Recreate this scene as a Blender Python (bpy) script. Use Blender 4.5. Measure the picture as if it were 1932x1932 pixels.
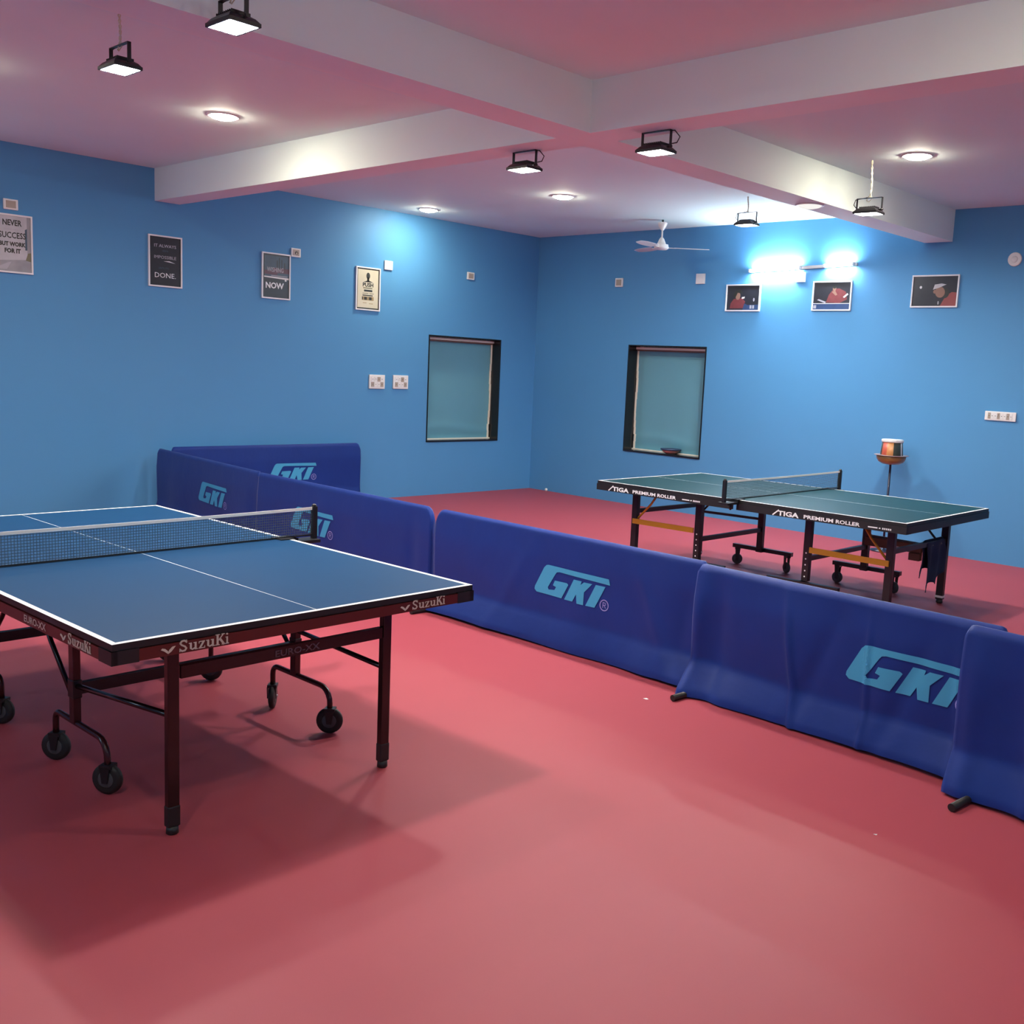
import bpy, bmesh, math, random
from mathutils import Vector, Matrix
random.seed(7)
PI = math.pi
SC = bpy.context.scene
for o in list(bpy.data.objects): bpy.data.objects.remove(o, do_unlink=True)
COL = SC.collection

# ------------------------------------------------------------------ camera
cam_data = bpy.data.cameras.new('camera')
cam = bpy.data.objects.new('camera', cam_data); COL.objects.link(cam)
r_ = Vector((0.73432359, 0.67697367, 0.04975453))
u_ = Vector((-0.12887763, 0.06707984, 0.98938913))
f_ = Vector((-0.66645286, 0.73294403, -0.13650507))
M = Matrix((( r_.x, u_.x, -f_.x), (r_.y, u_.y, -f_.y), (r_.z, u_.z, -f_.z)))
cam.matrix_world = Matrix.Translation((10.25397421, -10.15263088, 1.68333926)) @ M.to_4x4()
cam_data.sensor_width = 36; cam_data.sensor_fit = 'HORIZONTAL'
cam_data.lens = 36.387; cam_data.shift_x = -0.068277
cam_data.clip_start = 0.05
SC.camera = cam

# ------------------------------------------------------------------ world, exposure, light levels
world = bpy.data.worlds.new('world'); SC.world = world; world.use_nodes = True
world.node_tree.nodes['Background'].inputs[0].default_value = (0.5, 0.55, 0.6, 1)
world.node_tree.nodes['Background'].inputs[1].default_value = 0.02
SC.view_settings.view_transform = 'Standard'; SC.view_settings.look = 'None'
SC.view_settings.gamma = 1; SC.view_settings.use_curve_mapping = False
SC.view_settings.exposure = -0.05
FLOOD_E = 760.0      # radiance of a flood light lens
DOWN_E = 290.0        # radiance of a ceiling panel
TUBE_E = 430.0       # radiance of the back wall tubes
FILL_TUBE_E = 110.0      # radiance of the unseen fill tubes added on the other walls

# ------------------------------------------------------------------ measures of the room
H = 3.4206; HB = 3.112
MX0, MX1 = 5.495, 5.784          # long beam
BY0, BY1 = -5.336, -5.080        # cross beam
RX, RY = 13.0, -13.0

# ------------------------------------------------------------------ materials
def lin(c):
    return tuple(((v/255)/12.92 if v/255 <= .04045 else (((v/255)+.055)/1.055)**2.4) for v in c)
def mat(name, col, rough=.5, metal=0, spec=.5, noise=0.0, nscale=8, bump=0, bscale=60, sheen=0, coat=0, emit=None, es=0):
    m = bpy.data.materials.new(name); m.use_nodes = True
    nt = m.node_tree; b = nt.nodes['Principled BSDF']
    b.inputs['Roughness'].default_value = rough; b.inputs['Metallic'].default_value = metal
    b.inputs['Specular IOR Level'].default_value = spec
    b.inputs['Coat Weight'].default_value = coat
    if sheen: b.inputs['Sheen Weight'].default_value = sheen
    b.inputs['Base Color'].default_value = (*col, 1)
    tc = nt.nodes.new('ShaderNodeTexCoord')
    if noise:
        n = nt.nodes.new('ShaderNodeTexNoise'); n.inputs['Scale'].default_value = nscale; n.inputs['Detail'].default_value = 5
        nt.links.new(tc.outputs['Object'], n.inputs['Vector'])
        mr = nt.nodes.new('ShaderNodeMapRange'); mr.inputs[3].default_value = 1-noise; mr.inputs[4].default_value = 1+noise
        nt.links.new(n.outputs[0], mr.inputs[0])
        mx = nt.nodes.new('ShaderNodeVectorMath'); mx.operation = 'SCALE'; mx.inputs[0].default_value = col
        nt.links.new(mr.outputs[0], mx.inputs['Scale']); nt.links.new(mx.outputs[0], b.inputs['Base Color'])
    if bump:
        n2 = nt.nodes.new('ShaderNodeTexNoise'); n2.inputs['Scale'].default_value = bscale; n2.inputs['Detail'].default_value = 4
        nt.links.new(tc.outputs['Object'], n2.inputs['Vector'])
        bp = nt.nodes.new('ShaderNodeBump'); bp.inputs['Strength'].default_value = bump; bp.inputs['Distance'].default_value = .01
        nt.links.new(n2.outputs[0], bp.inputs['Height']); nt.links.new(bp.outputs[0], b.inputs['Normal'])
    if emit:
        b.inputs['Emission Color'].default_value = (*emit, 1); b.inputs['Emission Strength'].default_value = es
    return m
MT = {}
MT['wall'] = mat('blue_wall_paint', (.088, .30, .57), .55, spec=.3, noise=.03, nscale=1.5, bump=.06, bscale=90)
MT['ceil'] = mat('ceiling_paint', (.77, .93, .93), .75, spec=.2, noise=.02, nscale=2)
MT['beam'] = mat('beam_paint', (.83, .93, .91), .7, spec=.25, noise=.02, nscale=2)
MT['floor'] = mat('red_vinyl_floor', (.385, .064, .082), .5, spec=.25, noise=.04, nscale=1.2, bump=.03, bscale=300)
MT['granite'] = mat('black_granite', (.012, .012, .014), .18, noise=.4, nscale=80)
MT['cream'] = mat('cream_frame_light_leak', (.88, .84, .72), .4)  # frame strips, paler to stand for light leaking round the pane
MT['brown'] = mat('brown_strip', (.16, .07, .05), .4)
MT['pane'] = mat('blue_window_pane', lin((104, 160, 178)), .3, spec=.4, noise=.06, nscale=2.5)
MT['black'] = mat('black_metal', (.010, .010, .012), .35, spec=.5, noise=.15, nscale=20)
MT['blackp'] = mat('black_plastic', (.012, .012, .013), .45)
MT['rubber'] = mat('wheel_rubber', (.012, .012, .012), .6)
MT['greyw'] = mat('grey_wheel_rubber', (.07, .07, .075), .6)
MT['maroon2'] = mat('maroon_post_metal', (.04, .006, .007), .25, spec=.5)
MT['maroon'] = mat('dark_maroon_metal', (.012, .004, .004), .22, spec=.6, noise=.1, nscale=15)
MT['apron'] = mat('maroon_apron', (.10, .014, .011), .35, spec=.5, noise=.1, nscale=6)
MT['steel'] = mat('steel', (.45, .45, .46), .3, metal=.9)
MT['blue_top'] = mat('blue_table_top', lin((20, 64, 101)), .5, spec=.08, noise=.03, nscale=4)
MT['green_top'] = mat('green_table_top', lin((18, 58, 64)), .46, spec=.12, noise=.03, nscale=4)
MT['under'] = mat('board_underside', (.05, .03, .025), .7, noise=.2)
MT['white'] = mat('white_paint_line', (.82, .82, .80), .5)
MT['lettering'] = mat('pale_lettering', (.62, .55, .48), .5)
MT['lettering_dim'] = mat('dim_lettering', (.16, .12, .13), .5)
MT['lettering_w'] = mat('white_lettering', (.78, .80, .80), .5)
MT['yellow'] = mat('yellow_metal', (.52, .25, .015), .4, noise=.1)
MT['tape'] = mat('net_tape', (.78, .79, .74), .6)
MT['cloth'] = mat('navy_cloth', (.002, .029, .215), .55, spec=.3, noise=.10, nscale=5, bump=.45, bscale=5, sheen=.08)
MT['logo'] = mat('sky_blue_print', lin((72, 165, 208)), .6, spec=.25)
MT['logo_r'] = mat('pale_violet_print', lin((150, 150, 215)), .6)
MT['towel'] = mat('dark_towel', (.012, .03, .07), .9, noise=.2, bump=.3, bscale=120)
MT['plate'] = mat('white_plate_plastic', (.82, .83, .82), .4)
MT['plate_d'] = mat('cream_plate_plastic', (.40, .34, .28), .4)
MT['slot'] = mat('dark_slot', (.04, .03, .03), .5)
MT['fan'] = mat('cream_fan_enamel', (.82, .78, .75), .3, spec=.5)
MT['silver'] = mat('silver_frame', (.80, .82, .85), .35)
MT['p_dark'] = mat('poster_dark', (.015, .016, .025), .35, noise=.3, nscale=12)
MT['p_grey'] = mat('poster_grey', (.30, .30, .33), .4, noise=.35, nscale=9)
MT['p_olive'] = mat('poster_olive', (.16, .15, .09), .4, noise=.3, nscale=14)
MT['p_lgrey'] = mat('poster_light', (.50, .50, .54), .4, noise=.2, nscale=10)
MT['p_cream'] = mat('poster_cream', (.62, .60, .46), .45, noise=.08, nscale=8)
MT['p_tan'] = mat('poster_tan', (.30, .22, .10), .45, noise=.3, nscale=20)
MT['p_ink'] = mat('poster_ink', (.018, .020, .015), .5)
MT['p_teal'] = mat('poster_slate', (.045, .085, .13), .4, noise=.3, nscale=16)
MT['p_plum'] = mat('poster_plum', (.10, .035, .06), .4, noise=.5, nscale=20)
MT['p_white'] = mat('poster_white', (.75, .76, .78), .4)
MT['p_mid'] = mat('poster_mid_text', (.42, .41, .47), .4)
MT['p_red'] = mat('photo_red', (.17, .03, .035), .4, noise=.25, nscale=25)
MT['p_redb'] = mat('photo_bright_red', (.26, .055, .055), .4, noise=.1, nscale=25)
MT['p_skin'] = mat('photo_skin', (.26, .14, .10), .4, noise=.1, nscale=30)
MT['p_blue'] = mat('photo_blue', (.02, .05, .14), .4, noise=.2, nscale=20)
MT['wood'] = mat('glazed_brown_bowl', (.27, .15, .045), .3, noise=.35, nscale=14, coat=.3)
MT['lipm'] = mat('bowl_rim', (.35, .28, .30), .4)
MT['pole'] = mat('dark_blue_pole', (.01, .012, .04), .35)
MT['wire'] = mat('pale_wire', (.72, .66, .50), .5)
MT['ball'] = mat('ball_white', (.8, .8, .78), .4)
MT['pink'] = mat('pink_bowl', (.45, .22, .20), .5)
MT['dark_blue'] = mat('dark_blue_bowl_rim', (.02, .04, .10), .5)
MT['carton_w'] = mat('tub_white', (.72, .74, .74), .4)
MT['carton_r'] = mat('tub_print_red', (.50, .09, .05), .4, noise=.4, nscale=30)
MT['carton_o'] = mat('tub_print_orange', (.55, .24, .08), .4, noise=.4, nscale=30)
MT['carton_k'] = mat('tub_print_dark', (.03, .04, .03), .4)
MT['brownbox'] = mat('brown_wood', (.10, .045, .02), .5, noise=.3, nscale=12)
MT['orange'] = mat('orange_strap', (.42, .12, .02), .5)
def emission(name, col, s, glossy=True):
    m = bpy.data.materials.new(name); m.use_nodes = True; nt = m.node_tree
    for n in list(nt.nodes): nt.nodes.remove(n)
    o = nt.nodes.new('ShaderNodeOutputMaterial'); e = nt.nodes.new('ShaderNodeEmission')
    e.inputs[0].default_value = (*col, 1); e.inputs[1].default_value = s
    nt.links.new(e.outputs[0], o.inputs[0]); return m
MT['lens'] = emission('flood_light_lens', (1.0, .97, .93), FLOOD_E)
MT['down'] = emission('ceiling_light_lens', (1.0, .90, .70), DOWN_E)
MT['down_dim'] = emission('dim_ceiling_light_lens', (1, .97, .93), 1.0)
MT['tube'] = emission('tube_lens', (.80, .92, 1.0), TUBE_E)
MT['fill_tube'] = emission('fill_tube_lens', (.88, .96, 1.0), FILL_TUBE_E)
# net cloth: real knotted grid, 12.5 mm squares
m = bpy.data.materials.new('net_cloth'); m.use_nodes = True; nt = m.node_tree; b = nt.nodes['Principled BSDF']
b.inputs['Base Color'].default_value = (.07, .10, .12, 1); b.inputs['Roughness'].default_value = .8
tc = nt.nodes.new('ShaderNodeTexCoord'); sx = nt.nodes.new('ShaderNodeSeparateXYZ'); nt.links.new(tc.outputs['Object'], sx.inputs[0])
outs = []
for ax in (1, 2):
    a = nt.nodes.new('ShaderNodeMath'); a.operation = 'MULTIPLY'; a.inputs[1].default_value = 1/.0125; nt.links.new(sx.outputs[ax], a.inputs[0])
    c = nt.nodes.new('ShaderNodeMath'); c.operation = 'FRACT'; nt.links.new(a.outputs[0], c.inputs[0])
    d = nt.nodes.new('ShaderNodeMath'); d.operation = 'LESS_THAN'; d.inputs[1].default_value = .22; nt.links.new(c.outputs[0], d.inputs[0])
    outs.append(d)
mx = nt.nodes.new('ShaderNodeMath'); mx.operation = 'MAXIMUM'; nt.links.new(outs[0].outputs[0], mx.inputs[0]); nt.links.new(outs[1].outputs[0], mx.inputs[1])
nt.links.new(mx.outputs[0], b.inputs['Alpha']); MT['net'] = m

# ------------------------------------------------------------------ mesh helpers
def T(x=0, y=0, z=0): return Matrix.Translation((x, y, z))
class MB:
    """collects shapes, then links them as ONE mesh object"""
    def __init__(s, mx=None): s.bm = bmesh.new(); s.mats = []; s.mx = mx or Matrix.Identity(4)
    def mi(s, m):
        if m not in s.mats: s.mats.append(m)
        return s.mats.index(m)
    def _add(s, vs, fs, m, mx=None):
        k = s.mi(m); mm = s.mx @ mx if mx else s.mx
        vv = [s.bm.verts.new(mm @ Vector(v)) for v in vs]; out = []
        for f in fs:
            try:
                q = s.bm.faces.new([vv[i] for i in f]); q.material_index = k; out.append(q)
            except ValueError: pass
        return out
    def box(s, a, b, m='black', mx=None, bev=0):
        x0, y0, z0 = [min(a[i], b[i]) for i in range(3)]; x1, y1, z1 = [max(a[i], b[i]) for i in range(3)]
        vs = [(x0,y0,z0),(x1,y0,z0),(x1,y1,z0),(x0,y1,z0),(x0,y0,z1),(x1,y0,z1),(x1,y1,z1),(x0,y1,z1)]
        fs = s._add(vs, [(0,3,2,1),(4,5,6,7),(0,1,5,4),(1,2,6,5),(2,3,7,6),(3,0,4,7)], m, mx)
        if bev:
            es = list({e for f in fs for e in f.edges})
            r = bmesh.ops.bevel(s.bm, geom=es, offset=bev, segments=2, affect='EDGES', profile=.5)
            for f in r['faces']: f.material_index = s.mi(m)
        return s
    def tube(s, pts, r, m='black', n=10, cap=True, mx=None):
        pts = [Vector(p) for p in pts]; rings = []; vs = []; fs = []
        up = None
        for i, p in enumerate(pts):
            if i == 0: d = pts[1]-p
            elif i == len(pts)-1: d = p-pts[i-1]
            else: d = (pts[i+1]-p).normalized()+(p-pts[i-1]).normalized()
            d.normalize()
            if up is None:
                up = Vector((0,0,1)) if abs(d.z) < .9 else Vector((1,0,0))
            a = d.cross(up).normalized(); bb = a.cross(d).normalized(); up = bb
            rr = r[i] if isinstance(r, (list, tuple)) else r
            for k in range(n):
                t = 2*PI*k/n; vs.append(p + a*math.cos(t)*rr + bb*math.sin(t)*rr)
        for i in range(len(pts)-1):
            for k in range(n):
                fs.append((i*n+k, i*n+(k+1)%n, (i+1)*n+(k+1)%n, (i+1)*n+k))
        if cap:
            fs.append(tuple(range(n-1, -1, -1))); fs.append(tuple((len(pts)-1)*n+k for k in range(n)))
        for q in s._add(vs, fs, m, mx): q.smooth = len(q.verts) == 4
        return s
    def bar(s, p0, p1, w, h, m='black', mx=None):
        """rectangular tube from p0 to p1, w sideways, h in the other direction"""
        p0 = Vector(p0); p1 = Vector(p1); d = (p1-p0).normalized()
        up = Vector((0,0,1)) if abs(d.z) < .95 else Vector((0,1,0))
        a = d.cross(up).normalized()*w/2; c = a.normalized().cross(d).normalized()*h/2
        vs = [p0-a-c, p0+a-c, p0+a+c, p0-a+c, p1-a-c, p1+a-c, p1+a+c, p1-a+c]
        s._add(vs, [(0,3,2,1),(4,5,6,7),(0,1,5,4),(1,2,6,5),(2,3,7,6),(3,0,4,7)], m, mx); return s
    def lathe(s, prof, m='black', n=28, mx=None, mats=None):
        vs = []; 
        for (r, z) in prof:
            for k in range(n): vs.append((max(r, 1e-4)*math.cos(2*PI*k/n), max(r, 1e-4)*math.sin(2*PI*k/n), z))
        for i in range(len(prof)-1):
            pass
        mm = s.mx @ mx if mx else s.mx
        vv = [s.bm.verts.new(mm @ Vector(v)) for v in vs]
        for i in range(len(prof)-1):
            k_ = s.mi(mats[i] if mats else m)
            for k in range(n):
                f = s.bm.faces.new([vv[i*n+k], vv[i*n+(k+1)%n], vv[(i+1)*n+(k+1)%n], vv[(i+1)*n+k]]); f.smooth = True; f.material_index = k_
        for i in (0, len(prof)-1):
            if prof[i][0] > 1e-3:
                f = s.bm.faces.new([vv[i*n+k] for k in range(n)]); f.material_index = s.mi(mats[max(i-1, 0)] if mats else m)
        return s
    def poly(s, pts, d, m='white', mx=None, z0=0.0):
        """flat outline in local x,y extruded from z0 by d along +z"""
        n = len(pts); area = sum(pts[i][0]*pts[(i+1)%n][1]-pts[(i+1)%n][0]*pts[i][1] for i in range(n))
        if area < 0: pts = pts[::-1]
        vs = [(p[0], p[1], z0) for p in pts] + [(p[0], p[1], z0+d) for p in pts]
        fs = [tuple(range(n-1, -1, -1)), tuple(range(n, 2*n))] + [(i, (i+1)%n, n+(i+1)%n, n+i) for i in range(n)]
        s._add(vs, fs, m, mx); return s
    def ellipse(s, cx, cy, rx, ry, d, m, z0=0, n=20, mx=None, rot=0):
        pts = []
        for k in range(n):
            a = 2*PI*k/n; x, y = rx*math.cos(a), ry*math.sin(a)
            pts.append((cx+x*math.cos(rot)-y*math.sin(rot), cy+x*math.sin(rot)+y*math.cos(rot)))
        return s.poly(pts, d, m, mx, z0)
    def text(s, string, x, y, size, d, m, z0=0, mx=None, bold=0, sx=1.0, width=None, align='LEFT'):
        cu = bpy.data.curves.new('t', 'FONT'); cu.body = string; cu.size = 1; cu.offset = bold; cu.resolution_u = 2
        ob = bpy.data.objects.new('t', cu); COL.objects.link(ob)
        dg = bpy.context.evaluated_depsgraph_get(); dg.update()
        me = bpy.data.meshes.new_from_object(ob.evaluated_get(dg))
        xs = [v.co.x for v in me.vertices]; ys = [v.co.y for v in me.vertices]
        x0, x1, y0, y1 = min(xs), max(xs), min(ys), max(ys)
        sy = size/(y1-y0); sxx = (width/(x1-x0)) if width else sy*sx
        off = {'LEFT': 0, 'CENTER': -(x1-x0)*sxx/2}[align]
        vs = []; 
        base = [((v.co.x-x0)*sxx+x+off, (v.co.y-y0)*sy+y) for v in me.vertices]
        vs = [(a, b_, z0+d) for a, b_ in base]
        fs = [tuple(p.vertices) for p in me.polygons]
        s._add(vs, fs, m, mx)
        bpy.data.objects.remove(ob); bpy.data.curves.remove(cu); bpy.data.meshes.remove(me)
        return s
    def ribbon(s, pts, w, d, m, z0=0, mx=None):
        """stroke of width w through pts, as quads"""
        for i in range(len(pts)-1):
            a = Vector(pts[i]); b_ = Vector(pts[i+1]); t = (b_-a)
            if t.length < 1e-6: continue
            t.normalize(); n = Vector((-t.y, t.x))*w/2; e = t*w*.18
            s.poly([tuple(a-n-e), tuple(b_-n+e), tuple(b_+n+e), tuple(a+n-e)], d, m, mx, z0)
        return s
    def build(s, name, parent=None, loc=None, smooth=None, label=None):
        me = bpy.data.meshes.new(name)
        if smooth is True:
            for f in s.bm.faces: f.smooth = True
        bmesh.ops.recalc_face_normals(s.bm, faces=s.bm.faces[:])
        s.bm.to_mesh(me); s.bm.free()
        for m_ in s.mats: me.materials.append(MT[m_])
        o = bpy.data.objects.new(name, me); COL.objects.link(o)
        if parent: o.parent = parent
        if loc: o.location = loc
        if label: o['label'] = label
        return o
def thing(name, label, cat, loc=(0,0,0), rz=0, group=None):
    o = bpy.data.objects.new(name, None); COL.objects.link(o); o.empty_display_size = .1
    o.location = loc; o.rotation_euler = (0, 0, rz); o['label'] = label; o['category'] = cat
    if group: o['group'] = group
    return o
def tag(o, label, cat, group=None):
    o['label'] = label; o['category'] = cat
    if group: o['group'] = group
    return o
def struct(o): o['kind'] = 'structure'; return o
def dup(root, loc, label, rz=None):
    c = root.copy(); COL.objects.link(c); c.location = loc; c['label'] = label
    if rz is not None: c.rotation_euler = (0, 0, rz)
    for ch in list(root.children):
        d = ch.copy(); COL.objects.link(d); d.parent = c
        for g in list(ch.children):
            e = g.copy(); COL.objects.link(e); e.parent = d
    return c
def frame(o, u, v, w):
    """matrix: local x->u, y->v, z->w, origin o"""
    u, v, w = Vector(u), Vector(v), Vector(w)
    return Matrix(((u.x, v.x, w.x, o[0]), (u.y, v.y, w.y, o[1]), (u.z, v.z, w.z, o[2]), (0, 0, 0, 1)))
LW = lambda y, z, x=0: frame((x, y, z), (0,1,0), (0,0,1), (1,0,0))     # left wall, facing +x
RW = lambda x, z, y=0: frame((x, y, z), (1,0,0), (0,0,1), (0,-1,0))    # far wall, facing -y

# ------------------------------------------------------------------ room shell
b = MB(); b.box((-.3, RY-.3, -.12), (RX+.3, .3, 0), 'floor'); struct(b.build('floor'))
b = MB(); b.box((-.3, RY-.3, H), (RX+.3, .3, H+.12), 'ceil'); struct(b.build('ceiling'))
LWIN = (-1.865, -.64, .675, 2.015)      # y0,y1,z0,z1 of the opening in the left wall
RWIN = (1.68, 2.895, .675, 2.02)        # x0,x1,z0,z1 of the opening in the far wall
WT = .30
b = MB(); y0, y1, z0, z1 = LWIN
b.box((-WT, RY, 0), (0, y0, H), 'wall'); b.box((-WT, y1, 0), (0, WT, H), 'wall')
b.box((-WT, y0, 0), (0, y1, z0), 'wall'); b.box((-WT, y0, z1), (0, y1, H), 'wall'); struct(b.build('wall_left'))
b = MB(); x0, x1, z0, z1 = RWIN
b.box((0, 0, 0), (x0, WT, H), 'wall'); b.box((x1, 0, 0), (RX+.3, WT, H), 'wall')
b.box((x0, 0, 0), (x1, WT, z0), 'wall'); b.box((x0, 0, z1), (x1, WT, H), 'wall'); struct(b.build('wall_back'))
b = MB(); b.box((RX, RY, 0), (RX+.3, 0, H), 'wall'); struct(b.build('wall_right'))
b = MB(); b.box((-.3, RY-.3, 0), (RX+.3, RY, H), 'wall'); struct(b.build('wall_front'))
# beams
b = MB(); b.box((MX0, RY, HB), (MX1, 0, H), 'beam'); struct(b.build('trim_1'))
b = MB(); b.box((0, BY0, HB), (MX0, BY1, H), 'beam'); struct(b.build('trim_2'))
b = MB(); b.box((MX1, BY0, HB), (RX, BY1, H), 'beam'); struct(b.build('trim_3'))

# windows: granite-lined recess with a blue pane at its back
def window(idx, mx, W, Hh, side, depth=.165):
    """local x along the wall, y up, z out of the wall (recess is z<0)"""
    root = bpy.data.objects.new('window_%d' % idx, None); COL.objects.link(root); root['kind'] = 'structure'
    t = .018
    b = MB(mx); b.box((0, 0, -depth-.03), (t, Hh, .004), 'granite'); b.box((W-t, 0, -depth-.03), (W, Hh, .004), 'granite')
    b.box((t, Hh-.012, -depth-.03), (W-t, Hh, .006), 'granite'); b.build('window_jamb', root)
    b = MB(mx); b.box((t, 0, -depth-.03), (W-t, .022, .012), 'granite', bev=.003); b.build('window_sill', root)
    b = MB(mx); f = .020
    b.box((t, .022, -depth), (W-t, .022+.012, -depth+.03), 'cream')
    b.box((t, Hh-.022-f*1.4, -depth), (W-t, Hh-.022, -depth+.05), 'cream')
    b.box((t, Hh-.022-f*1.4-.020, -depth+.002), (W-t, Hh-.022-f*1.4, -depth+.03), 'brown')
    # slightly wavy pale strip down the far jamb, its colour standing for leaking light
    xs = t if side < 0 else W-t-f
    n = 14
    for k in range(n):
        za = .034+(Hh-.09)*k/n; zb = .034+(Hh-.09)*(k+1)/n
        wa = .006*math.sin(k*.9)+ (.012 if k < 2 else 0); 
        b.box((xs-(-wa if side < 0 else wa), za, -depth), (xs+f-(-wa if side < 0 else wa), zb+.001, -depth+.018), 'cream')
    o = W-t-.008 if side < 0 else t
    b.box((o, .034, -depth), (o+.008, Hh-.06, -depth+.012), 'brown')
    b.build('window_frame', root)
    # pane bulges softly near its foot
    b = MB(mx); nx, nz = 24, 40; k_ = b.mi('pane'); g = []
    for j in range(nz+1):
        row = []
        for i in range(nx+1):
            x = t+(W-2*t)*i/nx; z = .03+(Hh-.06)*j/nz
            q = j/nz
            dz = .010*math.exp(-((q-.10-.03*math.sin(i/nx*5))/.045)**2) - .006*math.exp(-((q-.02)/.03)**2)
            row.append(b.bm.verts.new(mx @ Vector((x, z, -depth-.006+dz))))
        g.append(row)
    for j in range(nz):
        for i in range(nx):
            fce = b.bm.faces.new([g[j][i], g[j][i+1], g[j+1][i+1], g[j+1][i]]); fce.smooth = True
    b.box((t, .02, -depth-.03), (W-t, Hh-.02, -depth-.018), 'pane')
    b.build('window_pane', root)
    return root
window(1, LW(LWIN[0], LWIN[2]), LWIN[1]-LWIN[0], LWIN[3]-LWIN[2], 1)
window(2, RW(RWIN[0], RWIN[2]), RWIN[1]-RWIN[0], RWIN[3]-RWIN[2], -1, .18)

# ------------------------------------------------------------------ lettering with serifs
def suzuki(b, x, y, w, h, mx, m='lettering', leaf=.24, d=.0015):
    """leaf mark followed by the serif word; x,y lower left; w whole width; h cap height"""
    lw = w*leaf*.85
    b.poly([(x, y+h*.45), (x+lw*.22, y+h*.30), (x+lw*.48, y+h*.02), (x+lw*.52, y+h*.22), (x+lw*.30, y+h*.50), (x+lw*.10, y+h*.58)], d, m, mx)
    b.poly([(x+lw*.50, y+h*.02), (x+lw*.72, y+h*.20), (x+lw*1.0, y+h*.62), (x+lw*.78, y+h*.60), (x+lw*.56, y+h*.34)], d, m, mx)
    ox = x+w*leaf; W = w*(1-leaf); ws = [.19, .18, .15, .18, .20, .07]; g = .006
    def S(cx, cw, hh):
        st = []
        for k in range(13):
            t = k/12
            if t < .5: a = (-.15+t*2*1.2)*PI; px = cx+cw*.5+cw*.34*math.cos(a)*(1); py = y+hh*.74+hh*.22*math.sin(a)
            else: a = (1.05-(t-.5)*2*1.2)*PI-PI*.5; px = cx+cw*.5+cw*.36*math.cos(a); py = y+hh*.27+hh*.24*math.sin(a)
            st.append((px, py))
        return st
    c = ox
    for ch, fr in zip('SuzuKi', ws):
        cw = W*fr; th = cw*.20; tn = h*.075; xh = h*.66
        if ch == 'i': th = cw*.45
        if ch == 'S':
            pts = [(c+cw*.82, y+h*.80), (c+cw*.62, y+h*.95), (c+cw*.35, y+h*.93), (c+cw*.20, y+h*.75), (c+cw*.35, y+h*.58), (c+cw*.65, y+h*.43), (c+cw*.80, y+h*.25), (c+cw*.65, y+h*.07), (c+cw*.38, y+h*.05), (c+cw*.18, y+h*.20)]
            b.ribbon(pts, th*.8, d, m, 0, mx)
            b.box((c+cw*.78, y+h*.72, 0), (c+cw*.86, y+h, d), m, mx); b.box((c+cw*.12, y, 0), (c+cw*.20, y+h*.3, d), m, mx)
        elif ch == 'u':
            b.box((c+cw*.15, y+h*.12, 0), (c+cw*.15+th, y+xh, d), m, mx); b.box((c+cw*.65, y, 0), (c+cw*.65+th, y+xh, d), m, mx)
            b.box((c+cw*.04, y+xh-tn, 0), (c+cw*.2, y+xh, d), m, mx); b.box((c+cw*.54, y+xh-tn, 0), (c+cw*.7, y+xh, d), m, mx)
            b.box((c+cw*.65, y, 0), (c+cw*.98, y+tn, d), m, mx)
            b.ribbon([(c+cw*.25, y+h*.14), (c+cw*.42, y+h*.05), (c+cw*.70, y+h*.16)], tn*1.5, d, m, 0, mx)
        elif ch == 'z':
            b.box((c+cw*.10, y+xh-tn, 0), (c+cw*.88, y+xh, d), m, mx); b.box((c+cw*.08, y, 0), (c+cw*.90, y+tn, d), m, mx)
            b.ribbon([(c+cw*.74, y+xh-tn*.6), (c+cw*.24, y+tn*.6)], th*1.1, d, m, 0, mx)
            b.box((c+cw*.10, y+xh-tn*2.6, 0), (c+cw*.18, y+xh, d), m, mx); b.box((c+cw*.82, y, 0), (c+cw*.90, y+tn*2.8, d), m, mx)
        elif ch == 'K':
            b.box((c+cw*.14, y, 0), (c+cw*.14+th, y+h, d), m, mx)
            b.box((c+cw*.04, y, 0), (c+cw*.44, y+tn, d), m, mx); b.box((c+cw*.04, y+h-tn, 0), (c+cw*.44, y+h, d), m, mx)
            b.ribbon([(c+cw*.80, y+h*.95), (c+cw*.34, y+h*.44)], th*.45, d, m, 0, mx)
            b.ribbon([(c+cw*.46, y+h*.58), (c+cw*.86, y+h*.04)], th*1.0, d, m, 0, mx)
            b.box((c+cw*.62, y+h-tn, 0), (c+cw*.94, y+h, d), m, mx); b.box((c+cw*.64, y, 0), (c+cw*1.0, y+tn, d), m, mx)
        else:
            b.box((c+cw*.3, y, 0), (c+cw*.3+th, y+xh, d), m, mx); b.box((c+cw*.05, y, 0), (c+cw*1.0, y+tn, d), m, mx)
            b.box((c+cw*.05, y+xh-tn, 0), (c+cw*.5, y+xh, d), m, mx); b.ellipse(c+cw*.52, y+h*.90, cw*.30, h*.085, d, m, 0, 10, mx)
        c += cw+g*0
    return b

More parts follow.
